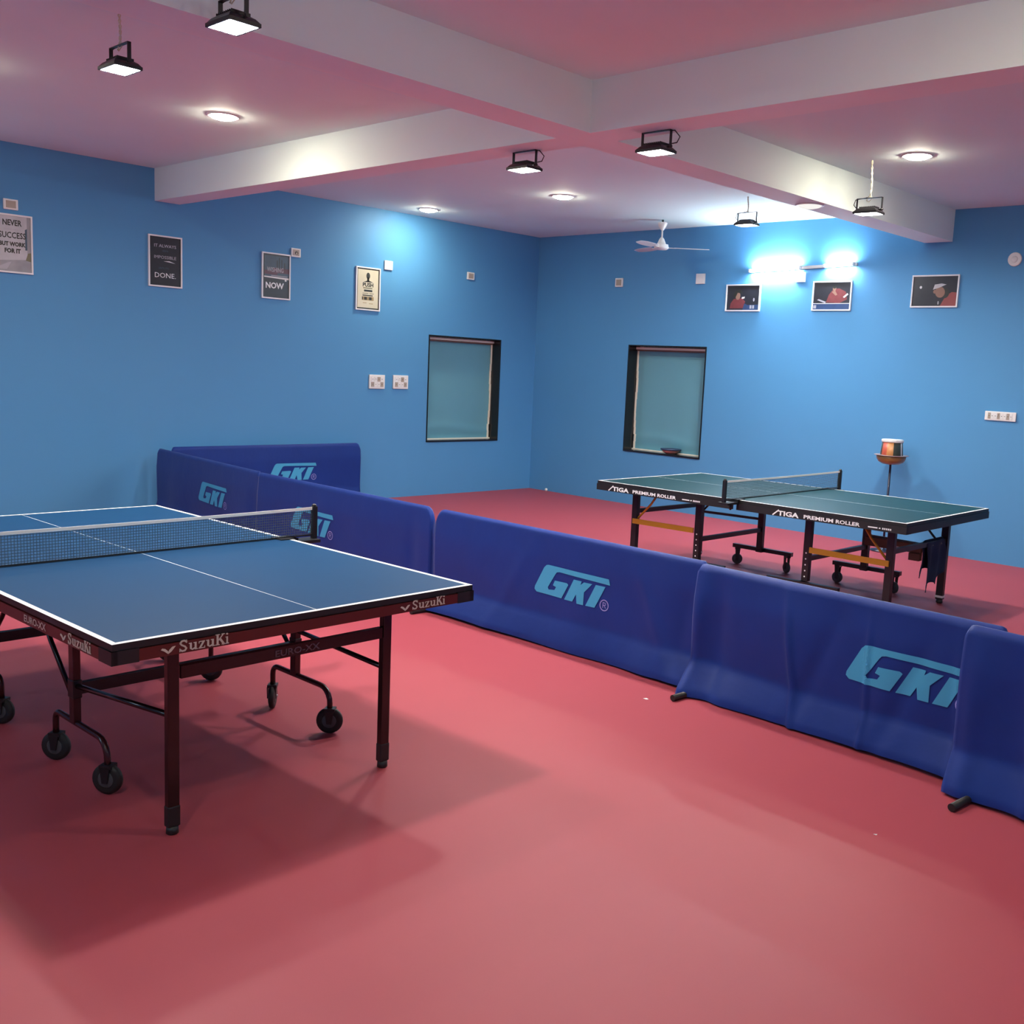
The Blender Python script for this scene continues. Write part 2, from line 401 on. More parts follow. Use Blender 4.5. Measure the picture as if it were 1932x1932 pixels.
# ------------------------------------------------------------------ table tennis tables
L2, W2, TH = 1.37, .7625, .76
def tabletop(root, top, sgn):
    x0, x1 = (.004, L2) if sgn > 0 else (-L2, -.004)
    b = MB(); b.box((x0, -W2, TH-.022), (x1, W2, TH), 'blackp')
    e = .0006; ln = .02
    b.box((x0+.0, -W2+.001, TH), (x1, W2-.001, TH+e*.5), top)
    b.box((x0, -W2, TH), (x1, -W2+ln, TH+e), 'white'); b.box((x0, W2-ln, TH), (x1, W2, TH+e), 'white')
    xe = x1-ln if sgn > 0 else x0; b.box((xe, -W2+ln, TH), (xe+ln, W2-ln, TH+e), 'white')
    b.box((x0 + (0 if sgn > 0 else ln), -.0015, TH), (x1-(ln if sgn > 0 else 0), .0015, TH+e), 'white')
    b.box((x0+.01, -W2+.02, TH-.030), (x1-.01, W2-.02, TH-.022), 'under')
    b.build('tabletop', root)
def caster(root, x, y, r, tyre, fork_top, yaw=0, wide=.028):
    mx = T(x, y, 0) @ Matrix.Rotation(yaw, 4, 'Z')
    b = MB(mx @ T(0, 0, r) @ Matrix.Rotation(PI/2, 4, 'X'))
    b.lathe([(r*.3, -wide/2), (r*.75, -wide/2), (r*.97, -wide*.35), (r, 0), (r*.97, wide*.35), (r*.75, wide/2), (r*.3, wide/2)], tyre, 26)
    for s in (-1, 1): b.lathe([(r*.55, s*wide*.5), (r*.50, s*wide*.56), (r*.16, s*wide*.56), (.001, s*wide*.60)], 'greyw', 22)
    w = b.build('wheel', root)
    b = MB(mx)
    for s in (-1, 1):
        b.poly([(-.018, fork_top-.012), (.022, fork_top-.012), (.012, r-.012), (-.010, r-.012)], .003, 'black', frame((0, s*(wide/2+.006)-.0015, 0), (1,0,0), (0,0,1), (0,-1,0)))
    b.box((-.022, -wide/2-.008, fork_top-.014), (.026, wide/2+.008, fork_top), 'black')
    b.tube([(0, -wide/2-.010, r), (0, wide/2+.010, r)], .006, 'steel', 10)
    b.build('wheel_fork', w)
    return w

def table_maroon():
    root = thing('table_tennis_table', 'blue-topped table tennis table with maroon apron and wheels at left foreground', 'table tennis table',
                 (5.6943, -8.0822, 0), .0261)
    for s in (1, -1): tabletop(root, 'blue_top', s)
    A0, A1 = .694, TH-.023
    for s in (1, -1):
        b = MB()      # apron of one half: black band above, maroon board, black corner blocks
        xe = s*(L2+.004)
        def side(y):
            b.box((s*.03, y-.009, A0), (s*(L2-.085), y+.009, A1-.004), 'apron')
            b.box((s*(L2-.085), y-.0105, A0-.002), (xe, y+.0105, A1), 'blackp')
        side(-W2+.006); side(W2-.006)
        b.box((xe-s*.018, -W2+.085, A0), (xe-s*.001, W2-.085, A1-.004), 'apron')
        for q in (-1, 1): b.box((xe-s*.020, q*(W2-.085), A0-.002), (xe, q*(W2+.004), A1), 'blackp')
        ap = b.build('apron', root)
        d = .0012
        def word(*a):
            b = MB(); suzuki(b, *a); b.build('lettering', ap)
        E = frame((xe+s*.0005, 0, 0), (0, s, 0), (0,0,1), (s,0,0))
        word(-.607, .700, .246, .038, E); word(.374, .701, .237, .036, E)
        for q in (-1, 1):
            Sd = frame((0, q*(W2+.0035), 0), (-q, 0, 0), (0,0,1), (0,q,0))
            lo = 1.00*s*(-q) if s*(-q) > 0 else -1.24
            word(lo if s*(-q) > 0 else -1.238, .700, .235, .037, Sd)
            x_e = .70 if s*(-q) > 0 else -.88
            b = MB(); b.text('EURO-XX', x_e, .703, .026, d, 'lettering', 0, Sd, .02, width=.185); b.build('lettering', ap)
            x_m = .20 if s*(-q) > 0 else -.47
            word(x_m, .700, .27, .037, Sd)
    # legs
    for sx in (1, -1):
        for sy in (-1, 1):
            x, y = sx*1.215, sy*(.488 if sy < 0 else .43)
            b = MB(); b.box((x-.015, y-.021, .085), (x+.015, y+.021, .735), 'maroon', bev=.004)
            lg = b.build('leg', root)
            b = MB(); b.box((x-.017, y-.023, .028), (x+.017, y+.023, .105), 'blackp', bev=.005); b.lathe([(.018, 0), (.022, .004), (.020, .03)], 'blackp', 16, T(x, y, 0))
            b.build('foot', lg)
        # end crossbar
        b = MB(); x = sx*1.215; b.bar((x, -.46, .580), (x, .405, .580), .025, .044, 'maroon'); cb = b.build('crossbar', root)
        b = MB(); b.text('EURO-XX', -.092, .567, .026, .0012, 'lettering_dim', 0, frame((x+sx*.0132, 0, 0), (0, sx, 0), (0,0,1), (sx,0,0)), .02, width=.195)
        b.build('lettering', cb)
        b = MB(); x = sx*.470; b.bar((x, -.485, .345), (x, .485, .345), .028, .045, 'black'); b.build('crossbar', root)
        for sy in (-1, 1):
            x, y = sx*.470, sy*.50
            b = MB(); b.box((x-.021, y-.015, .205), (x+.021, y+.015, .735), 'maroon2', bev=.003)
            b.box((x-.026, y-.018, .31), (x+.026, y+.018, .385), 'black', bev=.004); b.build('wheel_post', root)
            # bow that carries two wheels
            xa, xb = x-.185, x+.275; zt = .21; pts = [(xa, y, .105), (xa, y, zt-.045)]
            for k in range(1, 5): a = k/5*PI/2; pts.append((xa+.04-.04*math.cos(a), y, zt-.04+.04*math.sin(a)))
            pts += [(xa+.04, y, zt), (xb-.07, y, zt-.004)]
            for k in range(1, 5): a = k/5*PI/2; pts.append((xb-.07+.07*math.sin(a), y, zt-.074+.07*math.cos(a)))
            pts += [(xb, y, zt-.074), (xb, y, .105)]
            if sx < 0: pts = [(2*x-p[0], p[1], p[2]) for p in pts]
            b = MB(); b.tube(pts, .0125, 'maroon2', 12); b.build('wheel_bow', root)
            for px in ((xa, xb) if sx > 0 else (2*x-xa, 2*x-xb)):
                caster(root, px, y, .060, 'rubber', .118, -.75 if (sy > 0 and sx > 0 and px < .4) else random.uniform(.5, .85))
            # brace from the post up to the board, and rail to the end leg
            b = MB(); b.tube([(x-sx*.030, y, .315), (x-sx*.215, y, .49), (x-sx*.42, y, .725)], .010, 'maroon', 10)
            b.build('brace', root)
            yl = sy*(.488 if sy < 0 else .43)
            b = MB(); b.tube([(x+sx*.02, y, .36 if sy < 0 else .42), (sx*1.20, yl, .427)], .011, 'maroon', 10); b.build('side_rail', root)
    return root
t1 = table_maroon()

def net(name, label, loc, rz, post_h=.1525, clamp='black', over=.1525):
    root = thing(name, label, 'net', loc, rz)
    ye = W2+over-.012
    b = MB(); k = b.mi('net'); n = 24; top = []; bot = []
    for i in range(n+1):
        y = -ye+2*ye*i/n; sag = .004*(1-(2*i/n-1)**2)
        top.append(b.bm.verts.new((0, y, TH+post_h-.016-sag))); bot.append(b.bm.verts.new((0, y, TH+.004)))
    for i in range(n): b.bm.faces.new([bot[i], bot[i+1], top[i+1], top[i]])
    b.build('net_cloth', root)
    b = MB()
    for i in range(n):
        y0 = -ye+2*ye*i/n; y1 = -ye+2*ye*(i+1)/n; s0 = .004*(1-(2*i/n-1)**2); s1 = .004*(1-(2*(i+1)/n-1)**2)
        b._add([(-.002, y0, TH+post_h-.016-s0), (.002, y0, TH+post_h-.016-s0), (.002, y0, TH+post_h-.002-s0), (-.002, y0, TH+post_h-.002-s0),
                (-.002, y1, TH+post_h-.016-s1), (.002, y1, TH+post_h-.016-s1), (.002, y1, TH+post_h-.002-s1), (-.002, y1, TH+post_h-.002-s1)],
               [(0,3,2,1),(4,5,6,7),(0,1,5,4),(1,2,6,5),(2,3,7,6),(3,0,4,7)], 'tape')
    b.build('top_tape', root)
    b = MB(); b.box((-.0025, -ye, TH+.002), (.0025, ye, TH+.010), 'blackp'); b.build('bottom_cord', root)
    for s in (-1, 1):
        y = s*(W2+over)
        b = MB(); b.box((-.014, y-.013, TH-.012), (.014, y+.013, TH+post_h+.002), clamp, bev=.003)
        b.lathe([(.012, 0), (.012, .008), (.004, .014)], clamp, 14, T(0, y, TH+post_h+.001))
        p = b.build('net_post', root)
        b = MB(); b.box((-.045, s*(W2+.012), TH-.030), (.045, y+s*.012, TH-.012), clamp, bev=.003)
        b.box((-.045, s*(W2-.07), TH+.0012), (.045, s*(W2+.030), TH+.005), clamp)
        b.box((-.045, s*(W2+.012), TH-.030), (.045, s*(W2+.030), TH+.005), clamp)
        b.tube([(0, s*(W2+.055), TH-.075), (0, s*(W2+.055), TH-.03)], .009, clamp, 12)
        b.build('clamp', p)
    return root
net('table_net', 'dark net with white top tape clamped across the maroon-edged table in the left foreground', (5.6943, -8.0822, 0), .0261)

def table_black():
    root = thing('table_tennis_table', 'green-topped table tennis table with black apron and yellow bars behind the barriers', 'table tennis table',
                 (5.8318, -2.8285, 0), .0257)
    for s in (1, -1): tabletop(root, 'green_top', s)
    A0, A1 = .684, TH-.023
    for s in (1, -1):
        b = MB(); xe = s*(L2+.004)
        for y in (-W2+.006, W2-.006): b.box((s*.02, y-.0105, A0), (xe, y+.0105, A1), 'blackp')
        b.box((xe-s*.02, -W2, A0), (xe, W2, A1), 'blackp')
        ap = b.build('apron', root)
        d = .0012
        for q in (-1, 1):
            b = MB()
            Sd = frame((0, q*(W2+.005), 0), (-q, 0, 0), (0,0,1), (0,q,0))
            x = .335 if s*(-q) > 0 else -1.245
            # slanted brand word
            sh = Matrix(((1, .22, 0, 0), (0, 1, 0, 0), (0, 0, 1, 0), (0, 0, 0, 1)))
            y = .690; h = .040
            b.ribbon([(x+.004, y), (x+.030, y+h*.55), (x+.052, y+h)], .009, d, 'lettering_w', 0, Sd)
            b.build('lettering', ap); b = MB()
            b.text('TIGA', x+.045, y, h*.92, d, 'lettering_w', 0, Sd, .035, width=.175)
            b.build('lettering', ap); b = MB()
            b.text('PREMIUM', x+.26, .694, .027, d, 'lettering_w', 0, Sd, .03, width=.235)
            b.build('lettering', ap); b = MB()
            b.text('ROLLER', x+.515, .694, .027, d, 'lettering_w', 0, Sd, .03, width=.185)
            b.build('lettering', ap); b = MB()
            b.box((x+.76, .700, 0), (x+.83, .708, d), 'lettering_w', Sd)
            b.box((x+.84, .700, 0), (x+.852, .708, d), 'lettering_w', Sd)
            for k in range(5): b.box((x+.865+k*.014, .698, 0), (x+.874+k*.014, .710, d), 'lettering_w', Sd)
            b.build('lettering', ap)
    for sx in (1, -1):
        for sy in (-1, 1):
            x, y = sx*1.155, sy*.49
            b = MB(); b.box((x-.028, y-.022, .030), (x+.028, y+.022, .735), 'black', bev=.004); lg = b.build('leg', root)
            b = MB(); b.box((x-.030, y-.024, .045), (x+.030, y+.024, .062), 'white'); b.lathe([(.020, 0), (.026, .006), (.024, .032)], 'blackp', 16, T(x, y, 0)); b.build('foot', lg)
            # inner post with wheel beam
            xp = sx*.50
            b = MB(); b.box((xp-.028, y-.022, .185), (xp+.028, y+.022, .735), 'black', bev=.004); ps = b.build('wheel_post', root)
            if sy < 0:
                for k in range(5):
                    b = MB(); b.ellipse(xp, .22+.045*k, .006, .006, .001, 'lettering_w', 0, 10, frame((0, y-.0225, 0), (1,0,0), (0,0,1), (0,-1,0))); b.build('bolt', ps)
            b = MB(); b.bar((xp-.30, y+sy*.045, .168), (xp+.30, y+sy*.045, .168), .04, .034, 'black')
            b.box((xp-.03, y-.02, .152), (xp+.03, y+sy*.06, .185), 'black'); b.build('wheel_beam', root)
            for q in (-.255, .255): caster(root, xp+q, y+sy*.045, .048, 'greyw', .151, random.uniform(-.6, .6), .026)
            b = MB(); b.tube([(sx*1.135, y, .44), (sx*1.00, y, .58), (sx*.90, y, .715)], .009, 'yellow' if sy < 0 else 'black', 10); b.build('brace', root)
            b = MB()
            if sy < 0: b.bar((sx*.53, y-.03, .428), (sx*1.16, y-.03, .424), .012, .042, 'yellow')
            else:
                b.bar((sx*.53, y, .447), (sx*1.13, y, .437), .02, .022, 'black')
            b.build('side_bar', root, label='flat yellow safety bar' if sy < 0 else 'thin black bar')
        b = MB(); b.bar((sx*1.155, -.47, .508), (sx*1.155, .47, .50), .03, .036, 'black'); b.build('crossbar', root)
        b = MB(); b.bar((sx*.50, -.47, .355), (sx*.50, .47, .352), .03, .036, 'black'); b.build('crossbar', root)
    b = MB(); b.bar((-.9, .30, .62), (-.2, .30, .61), .02, .022, 'black'); b.bar((-.30, .30, .60), (-.30, .30, .735), .015, .015, 'black'); b.bar((-.88, .30, .60), (-.88, .30, .735), .015, .015, 'black')
    b.build('lock_rail', root)
    return root
t2 = table_black()
net('table_net', 'grey net with black posts clamped across the green-topped table behind the barriers', (5.8318, -2.8285, 0), .0257)

# towel and holder hanging at the far table
def local2(lx, ly, z):
    a = .0257; return (5.8318+lx*math.cos(a)-ly*math.sin(a), -2.8285+lx*math.sin(a)+ly*math.cos(a), z)
tw = MB(); k = tw.mi('towel'); nx, nz = 16, 18; g = []
for side in (1, -1):
    g = []
    for j in range(nz+1):
        row = []
        for i in range(nx+1):
            s_ = i/nx; t_ = j/nz
            ly = .10+.33*s_ + .02*math.sin(t_*3)
            hem = .130+.05*abs(math.sin(s_*5.2+.2)) + (.09*s_)
            if side < 0: hem += .10
            z = .532-(.532-hem)*t_
            fold = .012*math.sin(s_*13+t_*2)*min(1, t_*3)
            x = 1.155+side*(.0175+.012*t_)+fold
            if t_ == 0: x = 1.155
            row.append(tw.bm.verts.new(local2(x, ly, z)))
        g.append(row)
    for j in range(nz):
        for i in range(nx):
            f = tw.bm.faces.new([g[j][i], g[j][i+1], g[j+1][i+1], g[j+1][i]]); f.smooth = True
o = tw.build('towel'); tag(o, 'dark navy towel draped over the crossbar of the green-topped table', 'towel')
sm = o.modifiers.new('thick', 'SOLIDIFY'); sm.thickness = .006
hb_ = MB(frame(local2(0, 0, 0), (1, .0257, 0), (-.0257, 1, 0), (0, 0, 1)))
hb_.box((.68, .075, .432), (1.136, .115, .503), 'brownbox', bev=.004)
hb_.box((1.05, .060, .375), (1.136, .115, .432), 'brownbox', bev=.003)
hb_.box((.92, .0725, .447), (.965, .0755, .462), 'steel'); hb_.tube([(.885, .066, .452), (.885, .078, .452)], .014, 'carton_r', 14)
hb_.bar((.72, .095, .50), (.62, .095, .735), .004, .022, 'orange')
o = hb_.build('equipment_holder'); tag(o, 'brown wooden holder slung on an orange strap under the right end of the green-topped table', 'holder')

# ------------------------------------------------------------------ barriers
LOGO_G = [(0.1304, 0.2216), (0.1458, 0.2251), (0.6359, 0.2198), (0.6483, 0.1852), (0.6182, 0.1859), (0.2403, 0.1951), (0.2187, 0.1898), (0.2065, 0.1748), (0.1522, 0.0877), (0.1598, 0.0745), (0.2082, 0.0801), (0.2201, 0.1), (0.1933, 0.1064), (0.2067, 0.1378), (0.309, 0.14), (0.3225, 0.1312), (0.2722, 0.0404), (0.0602, 0.0448), (0.0424, 0.0596), (0.0445, 0.078), (0.1113, 0.2038)]
LOGO_K = [(0.3647, 0.1721), (0.428, 0.1722), (0.4212, 0.149), (0.4471, 0.1693), (0.5114, 0.1698), (0.4532, 0.1108), (0.4542, 0.0338), (0.4016, 0.0332), (0.3916, 0.0867), (0.365, 0.0389), (0.2962, 0.0386)]
LOGO_I = [(0.5381, 0.17), (0.6132, 0.1711), (0.5413, 0.0351), (0.4709, 0.0339)]
BH = .70
def barrier(label, p0, p1, seed, logo_x, flare=.05, folds=(), logo_z=.27, feet=(.03, .97), top_dip=0, part_h=BH, logo_s=1.0, RL=.05, RR=.05, base=.016):
    p0 = Vector((*p0, 0)); p1 = Vector((*p1, 0)); d = p1-p0; Lw = d.length; rz = math.atan2(d.y, d.x)
    root = thing('court_barrier', label, 'barrier', p0, rz, 'navy court barriers')
    rnd = random.Random(seed); ph = [rnd.uniform(0, 6.28) for _ in range(6)]
    def ztop(x):
        e, R = (x, RL) if x < Lw/2 else (Lw-x, RR)
        q = 0
        if e < R: q = R-math.sqrt(max(0, R*R-(R-e)**2))
        return part_h-q-top_dip*math.sin(PI*x/Lw)
    def front(x, z, s=1):
        t = 1-z/part_h
        y = base+.014*min(1, t*4)
        lowt = max(0, (t-.74)/.26)
        y += flare*min(1, lowt*1.25)**.9*(.75+.25*math.sin(x*2.1+ph[0]))
        y += .006*math.sin(x*4.3+ph[1]+z*3)*t + .004*math.sin(x*9.1+ph[2]-z*5)*t + .005*math.sin(z*9+ph[3]+x*1.3)*t
        y += .005*t*math.sin(x*2.2+z*6+ph[4])
        for (fx, w, a, sl) in folds:
            y += a*math.exp(-((x-fx-sl*t)/w)**2)*min(1, t*2.5)
        if t < .02: y = .010+ (y-.010)*t/.02
        return max(.008, y)*s
    def hem(x): return .014+.006*math.sin(x*3+ph[5])
    b = MB(); k = b.mi('cloth'); nx, nz = 150, 34; grids = []
    for s in (-1, 1):
        g = []
        for i in range(nx+1):
            x = Lw*i/nx; zt = ztop(x); zb = hem(x); col_ = []
            for j in range(nz+1):
                z = zb+(zt-zb)*j/nz
                y = front(x, z, 1) if s < 0 else (.014+.012*(1-z/part_h))
                if j == nz: y = .006
                col_.append(b.bm.verts.new((x, s*y, z)))
            g.append(col_)
        grids.append(g)
        for i in range(nx):
            for j in range(nz):
                f = b.bm.faces.new([g[i][j], g[i+1][j], g[i+1][j+1], g[i][j+1]]); f.smooth = True
    a, c = grids
    for i in range(nx):
        f = b.bm.faces.new([a[i][nz], a[i+1][nz], c[i+1][nz], c[i][nz]]); f.smooth = True
    for i in (0, nx):
        for j in range(nz): f = b.bm.faces.new([a[i][j], a[i][j+1], c[i][j+1], c[i][j]]); f.smooth = True
    cl = b.build('cover', root)
    if logo_x is not None:
        b = MB()
        def put(pts, m, off=.0035):
            bm2 = bmesh.new(); vs = [bm2.verts.new((p[0]*logo_s, p[1]*logo_s, 0)) for p in pts]; bm2.faces.new(vs)
            bmesh.ops.triangulate(bm2, faces=bm2.faces[:])
            for _ in range(6):
                es = [e for e in bm2.edges if e.calc_length() > .014]
                if es: bmesh.ops.subdivide_edges(bm2, edges=es, cuts=1); bmesh.ops.triangulate(bm2, faces=bm2.faces[:])
            vv = [v.co.copy() for v in bm2.verts]; bm2.verts.index_update(); fs = [[v.index for v in f.verts] for f in bm2.faces]; bm2.free()
            b._add([(logo_x+v.x, -(front(logo_x+v.x, logo_z+v.y)+off), logo_z+v.y) for v in vv], fs, m)
        for pl in (LOGO_G, LOGO_K, LOGO_I): put(pl, 'logo')
        n = 20; cx, cy, r0, r1 = .612, .062, .034, .028
        for q in range(n):
            a0, a1 = 2*PI*q/n, 2*PI*(q+1)/n
            put([(cx+r1*math.cos(a0), cy+r1*math.sin(a0)), (cx+r0*math.cos(a0), cy+r0*math.sin(a0)), (cx+r0*math.cos(a1), cy+r0*math.sin(a1)), (cx+r1*math.cos(a1), cy+r1*math.sin(a1))], 'logo_r')
        def st(x0_, y0_, x1_, y1_, w=.004):
            t = Vector((x1_-x0_, y1_-y0_)).normalized(); n_ = Vector((-t.y, t.x))*w/2
            put([(cx+x0_-n_.x, cy+y0_-n_.y), (cx+x1_-n_.x, cy+y1_-n_.y), (cx+x1_+n_.x, cy+y1_+n_.y), (cx+x0_+n_.x, cy+y0_+n_.y)], 'logo_r', .003)
        st(-.010, -.016, -.010, .017); st(-.010, .016, .008, .014); st(.010, .014, .010, .002); st(.010, .002, -.010, 0); st(0, 0, .012, -.017)
        b.build('printed_logo', cl, label='sky blue printed letters')
    b = MB(); R2 = .07
    pts = [(.02, 0, .03), (.02, 0, part_h-.08)]
    for q in range(1, 6): aa = q/6*PI/2; pts.append((.02+R2-R2*math.cos(aa), 0, part_h-.08+.066*math.sin(aa)))
    for q in range(0, 6): aa = PI/2-q/6*PI/2; pts.append((Lw-.02-R2+R2*math.cos(aa), 0, part_h-.08+.066*math.sin(aa)))
    pts.append((Lw-.02, 0, .03)); b.tube(pts, .006, 'black', 8); b.build('frame', root)
    for q in feet:
        q, fl = q if isinstance(q, tuple) else (q, .235)
        b = MB(); x = Lw*q; b.tube([(x, -fl, .018), (x, .10, .018)], .0165, 'blackp', 12); b.box((x-.018, -.02, .018), (x+.018, .02, .07), 'black')
        b.build('foot', root)
    return root
barrier('navy barrier right of the gap showing the whole pale logo, before the overlapped pair', (4.85, -5.655), (7.10, -5.665), 3, 5.80-4.85, .10,
        folds=((2.18, .06, -.010, -.1), (2.0, .10, .010, -.1), (1.3, .12, .006, .1), (.35, .25, .006, .2), (1.75, .05, .010, .35), (1.0, .06, .006, -.4)), feet=((.012, .235), (.95, .06)), RL=.075, RR=.022)
barrier('navy barrier with the largest pale logo, its right end behind the next barrier', (7.105, -5.725), (8.74, -5.795), 11, .885, .12,
        folds=((.16, .06, -.022, .0), (.04, .045, .026, -.02), (.56, .02, .020, .12), (.60, .12, .014, .1), (.90, .05, -.010, -.25), (1.02, .014, .013, .03), (1.10, .08, .010, .03), (1.36, .05, -.010, -.25), (1.45, .02, .010, .04)), feet=((.03, .235), (.93, .06)), RL=.022, RR=.03, base=.026)
barrier('dark navy barrier without a logo, cut off by the right edge', (8.63, -5.945), (10.90, -6.13), 5, None, .13,
        folds=((.22, .07, -.014, .05), (.07, .05, .016, 0), (.30, .02, .01, .05)), feet=((.052, .235), (.97, .235)), RL=.03, base=.022, part_h=.718)
barrier('navy barrier in the far left corner by the wall with a small whole logo', (.27, -5.43), (2.46, -5.60), 21, .97, .04,
        folds=((2.15, .1, -.01, 0), (.5, .2, .006, 0)), feet=((.03, .10), (.95, .10)), RL=.03, RR=.02)
barrier('navy barrier left of the gap, its logo crossed by the left table net post', (2.50, -5.625), (4.80, -5.655), 31, .49, .05,
        folds=((2.1, .07, -.012, 0), (1.0, .15, .008, 0)), feet=((.03, .10), (.97, .12)), RL=.02, RR=.075)
bb = barrier('dark navy barrier standing along the left wall, behind the row of barriers', (.16, -5.25), (.15, -2.97), 41, 1.03, .02, folds=((1.0, .2, .006, 0),), feet=((.06, .08), (.94, .08)), RL=.03, RR=.06)

# ------------------------------------------------------------------ flood lights
def flood(mounted, cable_top=None, first=None):
    root = thing('flood_light', '', 'flood light', group='black flood lights under the ceiling')
    a, c = .100, .074
    b = MB()     # origin at centre of the lens face
    b.box((-a, -c, .0), (a, -c+.009, .016), 'black'); b.box((-a, c-.009, .0), (a, c, .016), 'black')
    b.box((-a, -c+.009, .0), (-a+.009, c-.009, .016), 'black'); b.box((a-.009, -c+.009, .0), (a, c-.009, .016), 'black')
    fs = [(a, c, .014), (a*.80, c*.80, .034), (a*.58, c*.60, .046)]
    vs = []; F = []
    for (p, q, z) in fs: vs += [(-p, -q, z), (p, -q, z), (p, q, z), (-p, q, z)]
    for i in range(2):
        for k in range(4): F.append((i*4+k, i*4+(k+1)%4, (i+1)*4+(k+1)%4, (i+1)*4+k))
    F.append((8, 9, 10, 11)); b._add(vs, F, 'black')
    for k in range(9): b.box((-a*.62+k*a*.155-.0015, -c*.6, .040), (-a*.62+k*a*.155+.0015, c*.6, .056), 'black')
    b.tube([(-a-.004, -c*.9, .010), (-a-.004, -c*.2, .010)], .004, 'black', 8)
    b.build('housing', root)
    b = MB(); b.box((-a+.009, -c+.009, .003), (a-.009, c-.009, .006), 'lens'); b.build('lens', root)
    b = MB(); w = .108; hh = .125
    b.box((-w-.002, -.010, .028), (-w+.002, .010, hh), 'black'); b.box((w-.002, -.010, .028), (w+.002, .010, hh), 'black'); b.box((-w-.002, -.010, hh-.003), (w+.002, .010, hh+.001), 'black')
    for s in (-1, 1): b.tube([(s*(w-.035), 0, .030), (s*(w+.010), 0, .030)], .008, 'black', 10)
    b.build('bracket', root)
    b = MB()
    pts = [(w*.4, .03, .050), (w+.02, .035, .055), (w+.045, .03, .085), (w+.02, .01, .12), (.02, .0, hh+.004)]
    if not mounted: pts = [(-p[0], p[1], p[2]) for p in pts]
    b.tube(pts, .0035, 'black', 8); b.build('power_lead', root)
    if cable_top:
        b = MB(); n = 14; zt = cable_top; pts = []; pt2 = []
        for k in range(n+1):
            t = k/n; z = hh+.002+(zt-hh)*t; w_ = .004*math.sin(t*22)
            pts.append((.006*math.sin(t*5)+w_, .004*math.cos(t*20), z)); pt2.append((.006*math.sin(t*5)-w_, -.004*math.cos(t*20), z))
        b.tube(pts, 0.0038, 'wire', 6); b.tube(pt2, .0038, 'wire', 6)
        b.tube([(-.03, .003, hh-.018), (-.012, .0, hh+.012), (.008, 0, hh+.022), (.014, .006, hh-.004), (-.004, -.006, hh-.03), (-.03, 0, hh-.018)], .003, 'wire', 6)
        b.build('hanging_wire', root)
    return root
def put_flood(x, y, z, label, hang):
    f = flood(not hang, (H-z) if hang else None); f.location = (x, y, z); f['label'] = label; return f
put_flood(4.575, -7.665, 3.11, 'black flood light hanging on a pale wire at the upper left of the photo', True)
put_flood(5.98, -7.80, 3.042, 'largest black flood light, touching the top edge, in front of the long beam', True)
put_flood(5.035, -5.16, HB-.127, 'black flood light bracketed under the cross beam, left of where the beams meet', False)
put_flood(6.17, -5.165, HB-.127, 'black flood light bracketed under the cross beam, just right of where the beams meet', False)
put_flood(4.36, -1.50, 3.145, 'smallest black flood light, hanging on a wire above the glowing wall tubes', True)
put_flood(6.16, -2.46, 3.008, 'black flood light hanging on a twisted pale wire in front of the beam at right', True)

# ceiling panels
def downlight(x, y, label, lit=True, z=None):
    z = H if z is None else z
    root = thing('ceiling_light', label, 'ceiling light', (x, y, z), 0, 'round ceiling lights')
    b = MB(); b.lathe([(.104, -.001), (.118, -.001), (.118, -.006), (.112, -.010), (.104, -.009)], 'plate', 36); b.build('rim', root)
    b = MB(); b.lathe([(.001, -.034), (.04, -.031), (.08, -.021), (.102, -.007), (.104, -.001)], 'down' if lit else 'down_dim', 32); b.build('diffuser', root)
downlight(2.77, -6.11, 'large round glowing ceiling light left of the cross beam, below the hanging flood light')
downlight(.54, -2.36, 'round glowing ceiling light close to the left wall, left of the pair by the corner')
downlight(2.66, -2.33, 'round glowing ceiling light right of the pair by the corner, above the fan')
downlight(6.53, -2.47, 'round glowing ceiling light at the right, near the twisted hanging wire')
downlight(5.64, -2.49, 'small round white light, barely lit, set in the underside of the long beam', False, HB)
downlight(2.65, -7.90, 'round ceiling light near the left wall, just outside the left edge of the photo')
downlight(8.9, -6.6, 'added round fill light above the near barriers, outside the photo')  # this and the next are unseen lights added for fill
downlight(8.6, -10.2, 'added round fill light above where the photographer stands')

# wall tubes
def tube_light(label, o, u, w, n_tubes, roll=0.0):
    """o: left end on the wall, u: direction along the wall, w: direction out of the wall"""
    root = thing('wall_tube_light', label, 'tube light', o, 0, 'glowing tube lights on the walls')
    lm = frame((0, 0, 0), u, (0, 0, 1), w) @ Matrix.Rotation(roll, 4, 'Z')
    b = MB(lm); b.box((0, -.012, .001), (1.34, .020, .030), 'plate', bev=.002); b.build('batten', root)
    for (xa, xb) in n_tubes:
        b = MB(lm); b.tube([(xa+.02, .004, .050), (xb-.02, .004, .050)], .015, 'tube' if n_tubes is PAIR else 'fill_tube', 14); t_ = b.build('tube', root)
        for xx in (xa, xb-.02):
            b = MB(lm); b.box((xx, -.014, .030), (xx+.02, .022, .066), 'plate'); b.build('tube_cap', t_)
PAIR = ((.01, .68), (.96, 1.32)); ONE = ((.02, 1.32),)
tube_light('glowing white tube light on the back wall above the framed photographs', (3.44, 0, 2.88), (1,0,0), (0,-1,0), PAIR, .030)
tube_light('added fill tube light on the right wall level with the green-topped table, outside the photo', (RX, -3.2, 2.75), (0,-1,0), (-1,0,0), ONE)  # this and the following tubes are unseen, added to brighten walls and beams
tube_light('added fill tube light on the right wall level with the left table, outside the photo', (RX, -8.2, 2.75), (0,-1,0), (-1,0,0), ONE)
tube_light('added fill tube light on the front wall behind the photographer, nearer the right wall', (9.6, RY, 2.75), (-1,0,0), (0,1,0), ONE)
tube_light('added fill tube light on the front wall behind the photographer, nearer the left wall', (4.6, RY, 2.75), (-1,0,0), (0,1,0), ONE)
